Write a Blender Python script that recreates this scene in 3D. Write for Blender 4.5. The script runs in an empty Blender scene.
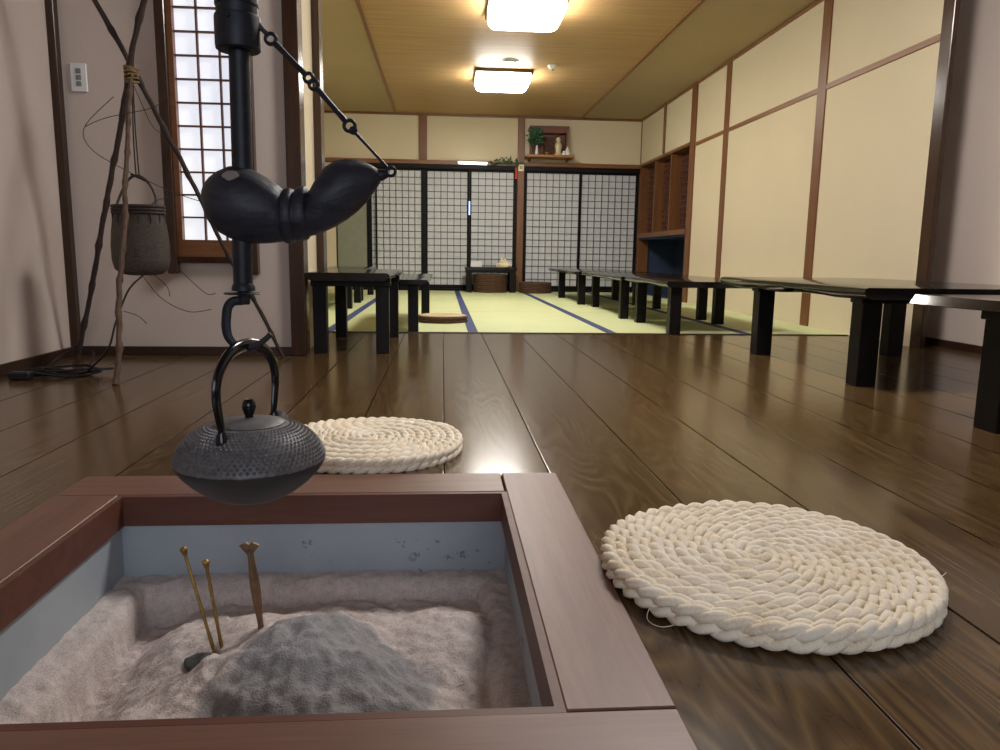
import bpy, bmesh, math, random
from mathutils import Vector, Matrix, noise
random.seed(7)
C = bpy.context.scene.collection
PI = math.pi
# ---------------------------------------------------------------- helpers
def lin(r, g, b):
    f = lambda c: c/12.92 if c <= .04045 else ((c+.055)/1.055)**2.4
    return (f(r/255), f(g/255), f(b/255), 1)

class MB:
    """collects shapes in world coordinates, then links them as ONE mesh object"""
    def __init__(s): s.v = []; s.f = []
    def add(s, vs, fs):
        b = len(s.v); s.v += [tuple(p) for p in vs]; s.f += [tuple(b+i for i in f) for f in fs]; return s
    def box(s, x0, x1, y0, y1, z0, z1, b=0.0):
        if b <= 0:
            vs = [(x, y, z) for z in (z0, z1) for y in (y0, y1) for x in (x0, x1)]
            return s.add(vs, [(0,2,3,1),(4,5,7,6),(0,1,5,4),(2,6,7,3),(0,4,6,2),(1,3,7,5)])
        bm = bmesh.new(); bmesh.ops.create_cube(bm, size=1)
        bmesh.ops.scale(bm, vec=(x1-x0, y1-y0, z1-z0), verts=bm.verts)
        bmesh.ops.translate(bm, vec=((x0+x1)/2, (y0+y1)/2, (z0+z1)/2), verts=bm.verts)
        bmesh.ops.bevel(bm, geom=bm.edges[:], offset=b, segments=1, affect='EDGES')
        return s.bm(bm)
    def bm(s, bm, M=None):
        bm.verts.index_update()
        vs = [(M @ v.co) if M else v.co.copy() for v in bm.verts]
        fs = [[v.index for v in f.verts] for f in bm.faces]; bm.free()
        return s.add(vs, fs)
    def lathe(s, prof, cx=0, cy=0, n=32, sx=1, sy=1):
        vs = []; fs = []; m = len(prof)
        for i in range(n):
            a = 2*PI*i/n
            for r, z in prof: vs.append((cx+r*sx*math.cos(a), cy+r*sy*math.sin(a), z))
        for i in range(n):
            j = (i+1) % n
            for k in range(m-1): fs.append((i*m+k, j*m+k, j*m+k+1, i*m+k+1))
        fs.append([i*m for i in range(n)][::-1]); fs.append([i*m+m-1 for i in range(n)])
        return s.add(vs, fs)
    def tube(s, pts, rad, n=8, closed=False, flat=None, up=None):
        """sweep a circle (or ellipse: flat = (w, h)) along points; rad may be a list"""
        P = [Vector(p) for p in pts]; N = len(P); vs = []; fs = []
        R = rad if isinstance(rad, (list, tuple)) else [rad]*N
        u = None
        for i in range(N):
            if closed: t = P[(i+1) % N]-P[i-1]
            else: t = P[min(i+1, N-1)]-P[max(i-1, 0)]
            t = t.normalized() if t.length > 1e-9 else Vector((0, 0, 1))
            if up is not None: u = (Vector(up)-t*t.dot(Vector(up))).normalized()
            elif u is None:
                a = Vector((0, 0, 1)) if abs(t.z) < .9 else Vector((1, 0, 0)); u = (a-t*a.dot(t)).normalized()
            else: u = (u-t*u.dot(t)).normalized()
            w = t.cross(u)
            fw, fh = flat if flat else (1, 1)
            for k in range(n):
                a = 2*PI*k/n; vs.append(P[i]+(u*math.cos(a)*fh+w*math.sin(a)*fw)*R[i])
        M = N if closed else N-1
        for i in range(M):
            j = (i+1) % N
            for k in range(n):
                l = (k+1) % n; fs.append((i*n+k, i*n+l, j*n+l, j*n+k))
        if not closed: fs.append(list(range(n))[::-1]); fs.append([(N-1)*n+k for k in range(n)])
        return s.add(vs, fs)
    def ball(s, c, rx, ry=None, rz=None, seg=14, ring=9):
        ry = ry or rx; rz = rz or rx
        bm = bmesh.new(); bmesh.ops.create_uvsphere(bm, u_segments=seg, v_segments=ring, radius=1)
        return s.bm(bm, Matrix.Translation(c) @ Matrix.Diagonal((rx, ry, rz, 1)))
    def prism(s, poly, axis, a, b):
        """extrude a 2D polygon along x, y or z from a to b"""
        put = {'x': lambda p, t: (t, p[0], p[1]), 'y': lambda p, t: (p[0], t, p[1]), 'z': lambda p, t: (p[0], p[1], t)}[axis]
        n = len(poly); vs = [put(p, a) for p in poly]+[put(p, b) for p in poly]
        fs = [tuple(range(n))[::-1], tuple(range(n, 2*n))]+[(i, (i+1) % n, n+(i+1) % n, n+i) for i in range(n)]
        return s.add(vs, fs)
    def build(s, name, mat, parent=None, smooth=35, label=None):
        me = bpy.data.meshes.new(name)
        off = parent_world(parent) if parent else Vector((0, 0, 0))
        me.from_pydata([Vector(p)-off for p in s.v], [], s.f)
        bm = bmesh.new(); bm.from_mesh(me); bmesh.ops.recalc_face_normals(bm, faces=bm.faces[:]); bm.to_mesh(me); bm.free()
        if smooth:
            me.polygons.foreach_set('use_smooth', [True]*len(me.polygons))
            me.set_sharp_from_angle(angle=math.radians(smooth))
        me.materials.append(mat)
        o = bpy.data.objects.new(name, me); C.objects.link(o)
        if parent: o.parent = parent
        if label: o['label'] = label
        return o
def parent_world(p):
    w = Vector(p.location); q = p.parent
    while q: w += Vector(q.location); q = q.parent
    return w
def tag(o, label, cat, group=None, kind=None):
    o['label'] = label
    if cat: o['category'] = cat
    if group: o['group'] = group
    if kind: o['kind'] = kind
    return o
def thing(name, label, cat, loc=(0, 0, 0), group=None):
    o = bpy.data.objects.new(name, None); o.empty_display_size = .05; C.objects.link(o); o.location = loc
    return tag(o, label, cat, group)
def struct(name, mb, mat, smooth=35):
    o = mb.build(name, mat, None, smooth); o['kind'] = 'structure'; return o
def dup(root, loc, label, rz=0, group=None):
    r = root.copy(); C.objects.link(r); r.location = loc; r.rotation_euler = (0, 0, rz); r['label'] = label
    if group: r['group'] = group
    for ch in list(root.children):
        c = ch.copy(); C.objects.link(c); c.parent = r
        for g in list(ch.children):
            d = g.copy(); C.objects.link(d); d.parent = c
    return r
def spline(pts, n=8):
    P = [Vector(p) for p in pts]; out = []
    for i in range(len(P)-1):
        a, b, c, d = P[max(i-1, 0)], P[i], P[i+1], P[min(i+2, len(P)-1)]
        for k in range(n):
            t = k/n
            out.append(.5*((2*b)+(c-a)*t+(2*a-5*b+4*c-d)*t*t+(3*b-a-3*c+d)*t**3))
    out.append(P[-1]); return out

# ---------------------------------------------------------------- materials
class G:
    def __init__(s, name):
        s.m = bpy.data.materials.new(name); s.m.use_nodes = True; s.t = s.m.node_tree
        s.b = s.t.nodes['Principled BSDF']
    def n(s, typ, **kw):
        x = s.t.nodes.new(typ)
        for k, v in kw.items():
            if k.startswith('i_'):
                key = k[2:]; key = int(key) if key.isdigit() else key.replace('_', ' ')
                s.set(x.inputs[key], v)
            else: setattr(x, k, v)
        return x
    def set(s, inp, v):
        if hasattr(v, 'is_output') or hasattr(v, 'links') and not isinstance(v, (int, float, tuple, list)): s.t.links.new(v, inp)
        else: inp.default_value = v
    def p(s, **kw):
        for k, v in kw.items(): s.set(s.b.inputs[k.replace('_', ' ')], v)
        return s
    def co(s, scale=(1, 1, 1), kind='Object', loc=(0, 0, 0)):
        c = s.n('ShaderNodeTexCoord'); m = s.n('ShaderNodeMapping'); m.inputs['Scale'].default_value = scale; m.inputs['Location'].default_value = loc
        s.t.links.new(c.outputs[kind], m.inputs['Vector']); return m.outputs[0]
    def noise(s, vec, scale=5, detail=4, rough=.55, dist=0, w=None):
        x = s.n('ShaderNodeTexNoise'); x.inputs['Scale'].default_value = scale; x.inputs['Detail'].default_value = detail
        x.inputs['Roughness'].default_value = rough; x.inputs['Distortion'].default_value = dist
        if w is not None: x.noise_dimensions = '4D'; s.set(x.inputs['W'], w)
        s.t.links.new(vec, x.inputs['Vector']); return x.outputs['Fac']
    def ramp(s, fac, stops, interp='LINEAR'):
        r = s.n('ShaderNodeValToRGB'); cr = r.color_ramp; cr.interpolation = interp
        while len(cr.elements) < len(stops): cr.elements.new(.5)
        for e, (p, c) in zip(cr.elements, stops):
            e.position = p; e.color = c if len(c) == 4 else (*c, 1)
        s.t.links.new(fac, r.inputs[0]); return r.outputs[0]
    def math(s, op, a, b=0.0, c=None):
        x = s.n('ShaderNodeMath', operation=op); s.set(x.inputs[0], a); s.set(x.inputs[1], b)
        if c is not None: s.set(x.inputs[2], c)
        return x.outputs[0]
    def mix(s, fac, a, b, mode='MIX'):
        x = s.n('ShaderNodeMix', data_type='RGBA', blend_type=mode); s.set(x.inputs[0], fac); s.set(x.inputs[6], a); s.set(x.inputs[7], b); return x.outputs[2]
    def bump(s, h, strength=.3, dist=.01):
        x = s.n('ShaderNodeBump'); x.inputs['Strength'].default_value = strength; x.inputs['Distance'].default_value = dist
        s.t.links.new(h, x.inputs['Height']); s.t.links.new(x.outputs[0], s.b.inputs['Normal']); return s
    def sep(s, vec):
        x = s.n('ShaderNodeSeparateXYZ'); s.t.links.new(vec, x.inputs[0]); return x.outputs
    def comb(s, x, y, z):
        n = s.n('ShaderNodeCombineXYZ'); s.set(n.inputs[0], x); s.set(n.inputs[1], y); s.set(n.inputs[2], z); return n.outputs[0]

def plain(name, col, rough=.5, metal=0, var=.12, scale=18, bump=0, stretch=(1, 1, 1), spec=None):
    g = G(name); v = g.co(stretch); f = g.noise(v, scale, 5)
    lo = tuple(c*(1-var) for c in col[:3]); hi = tuple(min(1, c*(1+var)) for c in col[:3])
    g.p(Base_Color=g.ramp(f, [(.3, lo), (.7, hi)]), Roughness=rough, Metallic=metal)
    if spec is not None: g.p(**{'Specular_IOR_Level': spec})
    if bump: g.bump(f, bump, .004)
    return g.m
def wood(name, c0, c1, axis='z', rough=.4, k=30, bump=.08, spec=.5):
    g = G(name); st = {'x': (.8, 12, 12), 'y': (12, .8, 12), 'z': (12, 12, .8)}[axis]
    f = g.noise(g.co(st), 2.2, 6, .6, .6); f2 = g.noise(g.co(tuple(s*6 for s in st)), 3, 3)
    h = g.math('ADD', g.math('MULTIPLY', f, .7), g.math('MULTIPLY', f2, .3))
    g.p(Base_Color=g.ramp(h, [(.32, c0), (.68, c1)]), Roughness=rough, Specular_IOR_Level=spec); g.bump(h, bump, .002); return g.m
def glow(name, col, strength):
    g = G(name); g.p(Base_Color=(.8, .8, .8, 1), Emission_Color=col, Emission_Strength=strength, Roughness=.5); return g.m

def fabric_wall(name, col):
    g = G(name); o = g.co()
    f = g.noise(g.co((1, 1, 12)), 60, 3); f2 = g.noise(g.co((12, 12, 1)), 60, 3); f3 = g.noise(o, 1.2, 3)
    h = g.math('ADD', f, f2); h2 = g.math('ADD', g.math('MULTIPLY', h, .35), g.math('MULTIPLY', f3, .3))
    g.p(Base_Color=g.ramp(h2, [(.3, tuple(c*.9 for c in col[:3])), (.7, tuple(min(1, c*1.06) for c in col[:3]))]), Roughness=.85, Specular_IOR_Level=.15); g.bump(h, .12, .002); return g.m

M = {}
M['cream'] = fabric_wall('cream_wall_cloth', lin(216, 203, 174))
M['cream_cool_tint'] = fabric_wall('cream_cloth_daylight_tint', lin(206, 192, 182))  # cream cloth again, with the pinkish cast of daylight put into its colour
M['post'] = wood('dark_brown_post_wood', lin(40, 24, 16), lin(66, 42, 27), 'z', .2)
M['orange_post'] = wood('amber_post_wood', lin(98, 60, 31), lin(128, 82, 42), 'z', .4)
M['amber_rail'] = wood('amber_rail_wood', lin(112, 72, 38), lin(146, 98, 56), 'y', .4)
M['amber_lintel'] = wood('amber_lintel_wood', lin(100, 62, 34), lin(136, 88, 50), 'x', .4)
M['base_x'] = wood('dark_baseboard_x', lin(42, 26, 18), lin(62, 40, 28), 'x', .35)
M['base_y'] = wood('dark_baseboard_y', lin(42, 26, 18), lin(62, 40, 28), 'y', .35)
M['black_frame'] = plain('black_lacquer_frame', lin(11, 10, 11), .55, 0, .2, spec=.2)
M['lattice'] = plain('grey_lattice_wood', lin(98, 98, 98), .6, 0, .12)
M['brown_lattice'] = plain('red_brown_lattice_wood', lin(96, 58, 44), .5, 0, .15)
M['paper'] = plain('grey_white_shoji_paper', lin(204, 207, 212), .9, 0, .03, 9)
M['fusuma'] = plain('grey_green_sliding_door', lin(136, 138, 122), .8, 0, .05)
M['iron'] = plain('blue_black_iron', lin(26, 29, 38), .5, .35, .3, 30, .25)
M['kettle_iron'] = plain('cast_iron_grey', lin(98, 96, 98), .5, .1, .2, 60, .1)
M['gloss_iron'] = plain('glossy_black_iron', lin(20, 21, 25), .16, .3, .2)
M['brass'] = plain('aged_brass', lin(158, 130, 78), .5, .9, .25, 60)
M['bronze'] = plain('aged_bronze_brown', lin(128, 102, 78), .55, .7, .25, 60)
M['hearth_wood_x'] = wood('red_brown_hearth_wood_x', lin(98, 66, 54), lin(122, 86, 72), 'x', .42)
M['hearth_wood_y'] = wood('red_brown_hearth_wood_y', lin(98, 66, 54), lin(122, 86, 72), 'y', .42)
M['lip_wood'] = wood('deep_red_lip_wood', lin(82, 46, 34), lin(104, 62, 47), 'x', .5)
M['white_plastic'] = plain('white_plastic', lin(226, 226, 222), .4, 0, .03)
M['grey_plastic'] = plain('grey_plastic', lin(120, 126, 132), .4, 0, .05)
M['diffuser'] = glow('lit_lamp_diffuser', (1, .95, .875, 1), 43)
M['front_diffuser'] = glow('lit_front_lamp_diffuser', (1, .955, .91, 1), 72)
M['tube_glow'] = glow('lit_tube', (.95, .98, 1, 1), 3.5)
M['sky_gap'] = glow('blue_daylight', (.12, .42, 1, 1), .8)
M['branch_dark'] = plain('dark_branch_bark', lin(54, 40, 36), .8, 0, .35, 40, .5)
M['branch_tan'] = plain('tan_branch_bark', lin(88, 69, 54), .75, 0, .35, 40, .5)
M['twine'] = plain('straw_twine', lin(122, 100, 62), .9, 0, .3, 80)
M['black_cord'] = plain('black_rubber', lin(22, 22, 24), .5, 0, .2)
M['leaf'] = plain('dark_green_leaf', lin(44, 84, 54), .55, 0, .4, 40)
M['red_paper'] = plain('red_paper', lin(196, 66, 52), .8)
M['cream_paper'] = plain('cream_paper', lin(226, 216, 180), .8)
M['straw_dark'] = plain('dark_brown_straw', lin(84, 58, 40), .85, 0, .35, 40, .4)
M['straw_pale'] = plain('pale_straw_top', lin(196, 176, 138), .85, 0, .2, 40, .4)
M['alcove_blue'] = plain('blue_lit_alcove', lin(44, 58, 84), .6, 0, .2, 4)  # bluish light inside the recess is put into this panel colour
M['shrine_wood'] = wood('red_brown_shrine_wood', lin(92, 52, 40), lin(120, 74, 56), 'x', .5)
M['amber_board'] = wood('pale_amber_board', lin(140, 92, 48), lin(168, 116, 66), 'x', .4)
M['zinc'] = None

def light_wood_ceiling():
    g = G('bamboo_veneer_ceiling'); 
    f = g.noise(g.co((1.2, 60, 1)), 2, 5, .6); f2 = g.noise(g.co((.5, 14, 1)), 2, 3)
    h = g.math('ADD', g.math('MULTIPLY', f, .6), g.math('MULTIPLY', f2, .4))
    g.p(Base_Color=g.ramp(h, [(.33, lin(164, 130, 84)), (.66, lin(194, 160, 112))]), Roughness=.5, Specular_IOR_Level=.3); return g.m
M['ceil_wood'] = light_wood_ceiling()
M['ceil_olive'] = fabric_wall('olive_ceiling_cloth', lin(182, 162, 130))
M['ceil_dark'] = wood('brown_front_ceiling', lin(120, 92, 66), lin(146, 114, 84), 'x', .5)

def floor_mat():
    g = G('dark_plank_floor'); o = g.co(); x, y, z = g.sep(o)[0:3]
    W = .245
    u = g.math('DIVIDE', g.math('SUBTRACT', x, .005), W)
    idx = g.math('FLOOR', u); fr = g.math('SUBTRACT', u, idx)
    # cathedral grain: contour lines of a noise stretched along the plank
    seed = g.math('MULTIPLY', idx, 3.71)
    v = g.comb(g.math('MULTIPLY', x, 7.0), g.math('MULTIPLY', y, .75), seed)
    big = g.noise(v, 1.0, 2, .45)
    ringv = g.math('MULTIPLY', big, 24.0)
    ring = g.math('FRACT', ringv)
    tri = g.math('ABSOLUTE', g.math('SUBTRACT', g.math('MULTIPLY', ring, 2.0), 1.0))
    vf = g.comb(g.math('MULTIPLY', x, 160.0), g.math('MULTIPLY', y, 5.0), seed)
    pores = g.noise(vf, 1.0, 3, .6)
    tone = g.noise(g.comb(g.math('MULTIPLY', idx, 5.3), g.math('MULTIPLY', y, .25), 0.0), 1.0, 1)
    h = g.math('ADD', g.math('MULTIPLY', tri, .45), g.math('MULTIPLY', pores, .55))
    col = g.ramp(h, [(.18, lin(58, 42, 24)), (.5, lin(88, 66, 38)), (.82, lin(116, 91, 56))])
    col = g.mix(g.math('MULTIPLY', tone, .6), col, lin(58, 42, 25))
    edge = g.math('MINIMUM', fr, g.math('SUBTRACT', 1.0, fr))
    seam = g.math('LESS_THAN', edge, .0065)
    col = g.mix(seam, col, lin(14, 9, 7))
    g.p(Base_Color=col, Roughness=g.math('ADD', .17, g.math('MULTIPLY', h, .03)), Specular_IOR_Level=g.math('MULTIPLY', g.math('SUBTRACT', 1.0, seam), .45))
    hb = g.math('ADD', g.math('MULTIPLY', h, .012), g.math('MINIMUM', g.math('MULTIPLY', edge, 70.0), 1.0))
    g.bump(hb, .25, .0022); return g.m
M['floor'] = floor_mat()

def tatami_mat():
    g = G('tatami_rush'); o = g.co(); x, y, z = g.sep(o)[0:3]
    f = g.noise(g.co((3, 90, 1)), 3, 3); f2 = g.noise(o, 1.0, 3)
    weave = g.n('ShaderNodeTexWave', wave_type='BANDS', bands_direction='Y'); weave.inputs['Scale'].default_value = 60; g.t.links.new(o, weave.inputs['Vector'])
    h = g.math('ADD', g.math('MULTIPLY', f, .6), g.math('MULTIPLY', f2, .4))
    col = g.ramp(h, [(.3, lin(194, 202, 148)), (.7, lin(210, 217, 167))])
    # cross seams where two mats meet end to end
    for ys in (6.72, 8.58):
        d = g.math('LESS_THAN', g.math('ABSOLUTE', g.math('SUBTRACT', y, ys)), .004); col = g.mix(d, col, lin(120, 116, 74))
    g.p(Base_Color=col, Roughness=.6, Specular_IOR_Level=.3); g.bump(weave.outputs['Fac'], .1, .001); return g.m
M['tatami'] = tatami_mat()
M['border'] = plain('navy_mat_border', lin(44, 58, 108), .75, 0, .2, 60)

def table_mat():
    g = G('black_lacquered_slab'); f = g.noise(g.co((10, .8, 10)), 3, 6, .6, .8)
    g.p(Base_Color=g.ramp(f, [(.35, lin(12, 10, 10)), (.7, lin(32, 27, 24))]), Roughness=.13, Specular_IOR_Level=.5); return g.m
M['slab'] = table_mat()
M['leg'] = wood('black_stained_leg_wood', lin(14, 12, 12), lin(27, 23, 21), 'z', .42, spec=.15)

def rope_mat():
    g = G('bleached_rush_rope'); f = g.noise(g.co(), 240, 3); f2 = g.noise(g.co(), 14, 3)
    h = g.math('ADD', g.math('MULTIPLY', f, .5), g.math('MULTIPLY', f2, .5))
    g.p(Base_Color=g.ramp(h, [(.3, lin(220, 200, 166)), (.5, lin(242, 231, 210)), (.75, lin(250, 245, 234))]), Roughness=.75, Specular_IOR_Level=.25); g.bump(f, .25, .002); return g.m
M['rope'] = rope_mat()

def zinc_mat():
    g = G('grey_blue_sheet_liner'); o = g.co(); f = g.noise(o, 3, 5); f2 = g.noise(g.co((1, 1, 1)), 34, 6, .7)
    col = g.ramp(f, [(.3, lin(146, 156, 166)), (.7, lin(172, 180, 186))])
    x, y, z = g.sep(o)[0:3]; f3 = g.noise(o, 5, 2)
    speck = g.math('MULTIPLY', g.math('GREATER_THAN', f2, .60), g.math('MULTIPLY', g.math('LESS_THAN', z, -.095), g.math('MULTIPLY', g.math('GREATER_THAN', f3, .46), g.math('GREATER_THAN', x, -.05))))
    col = g.mix(g.math('MULTIPLY', speck, .6), col, lin(74, 66, 60))
    g.p(Base_Color=col, Roughness=.6); return g.m
M['zinc'] = zinc_mat()

def ash_mat():
    g = G('hearth_ash'); o = g.co(); f = g.noise(o, 60, 6, .7); f2 = g.noise(o, 11, 4, .6); f3 = g.noise(o, 300, 2)
    h = g.math('ADD', g.math('MULTIPLY', f, .6), g.math('MULTIPLY', f3, .4))
    col = g.ramp(h, [(.3, lin(176, 164, 160)), (.5, lin(208, 197, 193)), (.7, lin(226, 217, 214))])
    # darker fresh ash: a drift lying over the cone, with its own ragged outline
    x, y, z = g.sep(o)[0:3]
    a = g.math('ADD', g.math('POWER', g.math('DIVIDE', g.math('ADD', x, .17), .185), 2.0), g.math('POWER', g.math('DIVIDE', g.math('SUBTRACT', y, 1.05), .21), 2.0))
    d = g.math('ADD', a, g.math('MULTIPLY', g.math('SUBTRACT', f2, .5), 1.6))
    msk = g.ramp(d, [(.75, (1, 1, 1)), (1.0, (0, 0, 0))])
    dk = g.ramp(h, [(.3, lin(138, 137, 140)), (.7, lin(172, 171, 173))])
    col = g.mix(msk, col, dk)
    g.p(Base_Color=col, Roughness=.95, Specular_IOR_Level=.1); g.bump(h, .8, .005); return g.m
M['ash'] = ash_mat()

def kettle_mat():
    g = G('cast_iron_dotted'); o = g.co(); f = g.noise(o, 120, 3); z = g.sep(o)[2]
    col = g.ramp(f, [(.3, lin(82, 81, 84)), (.7, lin(112, 110, 112))])
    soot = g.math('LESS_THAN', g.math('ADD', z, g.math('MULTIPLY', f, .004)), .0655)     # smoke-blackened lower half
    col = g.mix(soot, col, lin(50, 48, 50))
    g.p(Base_Color=col, Roughness=.5, Metallic=.15); g.bump(f, .12, .001); return g.m
M['kettle'] = kettle_mat()

def fish_mat():
    g = G('dark_carved_wood'); o = g.co(); f = g.noise(g.co((2, 8, 8)), 6, 5, .6, .5); f2 = g.noise(o, 90, 3)
    col = g.ramp(f, [(.3, lin(24, 26, 34)), (.7, lin(46, 48, 58))])
    v = g.n('ShaderNodeVectorMath', operation='DISTANCE'); g.t.links.new(o, v.inputs[0]); v.inputs[1].default_value = FISH_CHIP
    chip = g.math('LESS_THAN', g.math('ADD', v.outputs['Value'], g.math('MULTIPLY', f2, .012)), .026)
    col = g.mix(chip, col, lin(134, 130, 124))
    g.p(Base_Color=col, Roughness=.52, Specular_IOR_Level=.4); g.bump(g.math('ADD', f, g.math('MULTIPLY', f2, .3)), .35, .006); return g.m

def basket_mat():
    g = G('woven_bamboo'); o = g.co(); 
    br = g.n('ShaderNodeTexBrick', offset=.5); br.inputs['Scale'].default_value = 1
    x, y, z = g.sep(o)[0:3]
    ang = g.math('ARCTAN2', g.math('MULTIPLY', y, 1.9), x)
    v = g.comb(g.math('MULTIPLY', ang, 14.0), g.math('MULTIPLY', z, 150.0), 0.0); g.t.links.new(v, br.inputs['Vector'])
    br.inputs['Color1'].default_value = lin(108, 97, 84); br.inputs['Color2'].default_value = lin(80, 71, 62); br.inputs['Mortar'].default_value = lin(30, 25, 22)
    br.inputs['Mortar Size'].default_value = .1; br.inputs['Brick Width'].default_value = .9; br.inputs['Row Height'].default_value = .62
    g.p(Base_Color=br.outputs['Color'], Roughness=.7); g.bump(br.outputs['Fac'], -.4, .004); return g.m
M['basket'] = basket_mat()
M['basket_rim'] = plain('dark_bamboo_rim', lin(52, 42, 36), .6, 0, .3, 40)

# ---------------------------------------------------------------- camera
Cx = 1000; f_px = 747.134; pit, yaw, rol = .158126, .0779563, .0144404
fw = Vector((math.sin(yaw)*math.cos(pit), math.cos(yaw)*math.cos(pit), -math.sin(pit)))
rt = Vector((math.cos(yaw), -math.sin(yaw), 0)); up = rt.cross(fw)
r2 = rt*math.cos(rol)+up*math.sin(rol); u2 = -rt*math.sin(rol)+up*math.cos(rol)
cam = bpy.data.cameras.new('camera'); co = bpy.data.objects.new('camera', cam); C.objects.link(co)
co.matrix_world = Matrix(((r2.x, u2.x, -fw.x, 0), (r2.y, u2.y, -fw.y, 0), (r2.z, u2.z, -fw.z, .5), (0, 0, 0, 1)))
cam.sensor_width = 36; cam.lens = f_px/Cx*36; cam.clip_start = .02
bpy.context.scene.camera = co

# ---------------------------------------------------------------- the setting
YT, YB, ZC = 4.86, 10.7, 2.41           # tatami edge, back wall, ceiling
XL, XR, XP = -1.77, 2.78, 3.0           # left wall, right wall of the mat room, right wall of the plank room
YW = 3.73                               # wall with the paper window
HX0, HX1, HY0, HY1 = -.785, .262, .62, 1.66   # hearth frame outer
IX0, IX1, IY0, IY1 = -.66, .137, .745, 1.525  # hearth opening
YN = -2.6                               # wall behind the viewer
fl = MB()
for a in ((XL-.1, HX0, YN, YT), (HX1, XP+.1, YN, YT), (HX0, HX1, YN, HY0), (HX0, HX1, HY1, YT)):
    fl.box(a[0], a[1], a[2], a[3], -.05, 0)
struct('floor', fl, M['floor'])
t = struct('floor_tatami', MB().box(-1.7, XR+.0, YT, YB, -.05, .003), M['tatami'])
for i, x in enumerate((-.735, .2, 1.122, 2.05)):
    struct('trim_%d' % (i+1), MB().box(x-.033, x+.033, YT, YB-.05, .0, .005), M['border'])
struct('trim_5', MB().box(-.7, XR-.04, YT-.012, YT+.004, -.02, .006), M['base_x'])
# ceilings
struct('ceiling', MB().box(-.65, 1.93, 4.3, YB, ZC, ZC+.05), M['ceil_wood'])
struct('ceiling_left_strip', MB().box(-1.75, -.65, 4.3, YB, ZC-.001, ZC+.05), M['ceil_olive'])
struct('ceiling_right_strip', MB().box(1.93, XR+.05, 4.3, YB, ZC-.001, ZC+.05), M['ceil_olive'])
struct('ceiling_front', MB().box(XL-.1, XP+.1, YN, 4.3, ZC+.02, ZC+.07), M['ceil_dark'])
for i, x in enumerate((-.65, 1.93)):
    struct('trim_%d' % (6+i), MB().box(x-.016, x+.016, 4.3, YB, ZC-.014, ZC), M['amber_rail'])
# walls
struct('wall_left', MB().box(XL-.1, XL, YN, YW+.1, 0, 2.45), M['cream_cool_tint'])
WX0, WX1, WZ0 = -1.235, -.93, .555        # the window opening
wl = MB().box(XL, WX0-.03, YW, YW+.1, 0, 2.45).box(WX1+.03, -.73, YW, YW+.1, 0, 2.45).box(WX0-.03, WX1+.03, YW, YW+.1, 0, WZ0-.1).box(WX0-.03, WX1+.03, YW, YW+.1, 2.15, 2.45)
struct('wall_front_left', wl, M['cream_cool_tint'])
struct('wall_return', MB().box(-.76, -.70, YW+.05, 4.4, 0, 2.45), M['cream'])
struct('wall_mat_room_left', MB().box(-1.72, -1.62, 4.3, YB, 0, 2.45).box(-1.72, -.73, 4.3, 4.38, 0, 2.45), M['cream'])
struct('wall_plank_right', MB().box(XP, XP+.1, YN, 4.95, 0, 2.45).box(XR+.012, XP, 4.86, 4.95, 0, 2.45), M['cream_cool_tint'])
CY0, CY1 = 8.5, 10.6                      # cabinet bays in the right wall
wr = MB().box(XR, XR+.012, 4.20, CY0-.08, 0, ZC).box(XR, XR+.06, CY0-.08, YB, 1.79, ZC)
struct('wall_right', wr, M['cream'])
bx = MB()
bx.box(-1.62, -1.47, YB, YB+.1, 0, 1.73).box(-1.62, XR+.7, YB, YB+.1, 1.79, ZC+.04).box(-1.62, XR+.7, YB+.07, YB+.12, 0, 1.79)
struct('wall_back', bx, M['cream'])
# wall behind the viewer, with a broad window
struct('wall_near', MB().box(XL-.1, -1.0, YN-.1, YN, 0, 2.45).box(1.6, XP+.1, YN-.1, YN, 0, 2.45).box(-1.0, 1.6, YN-.1, YN, 0, .5).box(-1.0, 1.6, YN-.1, YN, 2.1, 2.45), M['cream_cool_tint'])
wn = struct('window_2', MB().box(-1.0, -.94, YN-.08, YN-.02, .5, 2.1).box(1.54, 1.6, YN-.08, YN-.02, .5, 2.1).box(-.94, 1.54, YN-.08, YN-.02, .5, .56).box(-.94, 1.54, YN-.08, YN-.02, 2.04, 2.1).box(.28, .33, YN-.08, YN-.02, .56, 2.04), M['post'])
# baseboards
struct('baseboard_left', MB().box(XL, XL+.014, YN, YW, 0, .042, .002), M['base_y'])
struct('baseboard_front_left', MB().box(XL, -.73, YW-.014, YW, 0, .042, .002), M['base_x'])
struct('baseboard_right', MB().box(XP-.014, XP, YN, 4.86, 0, .042, .002), M['base_y'])
# posts and rails
def post(n, x0, x1, y0, y1, z0, z1, m='post', b=.003): return struct('trim_%d' % n, MB().box(x0, x1, y0, y1, z0, z1, b), M[m])
post(10, XL-.005, XL+.035, YW-.04, YW+.01, 0, 2.44)
post(11, -.737, -.667, YW-.03, YW+.09, 0, 2.44)
post(12, -.735, -.66, 4.28, 4.40, 0, 2.44)
post(13, 2.764, 2.797, 4.115, 4.215, 0, 2.44, 'post', .003)
post(14, XR-.01, XR+.01, 5.49, 5.615, 0, ZC, 'orange_post')
post(15, XR-.01, XR+.01, 7.38, 7.5, 0, ZC, 'orange_post')
post(16, XR-.02, XR+.14, CY0-.15, CY0, 0, ZC, 'orange_post')
post(17, XR-.02, XR+.03, 9.52, 9.58, 1.80, ZC, 'orange_post')
post(18, XR-.008, XR+.01, 4.21, CY0-.1, 1.725, 1.765, 'amber_rail')
post(19, XR-.015, XR+.01, 4.21, YB, ZC-.03, ZC-.004, 'amber_rail')
post(20, -1.62, XR, YB-.02, YB+.02, ZC-.032, ZC-.004, 'amber_lintel')
post(21, -.327, -.217, YB-.03, YB+.03, 1.79, ZC-.03, 'orange_post')
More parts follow.
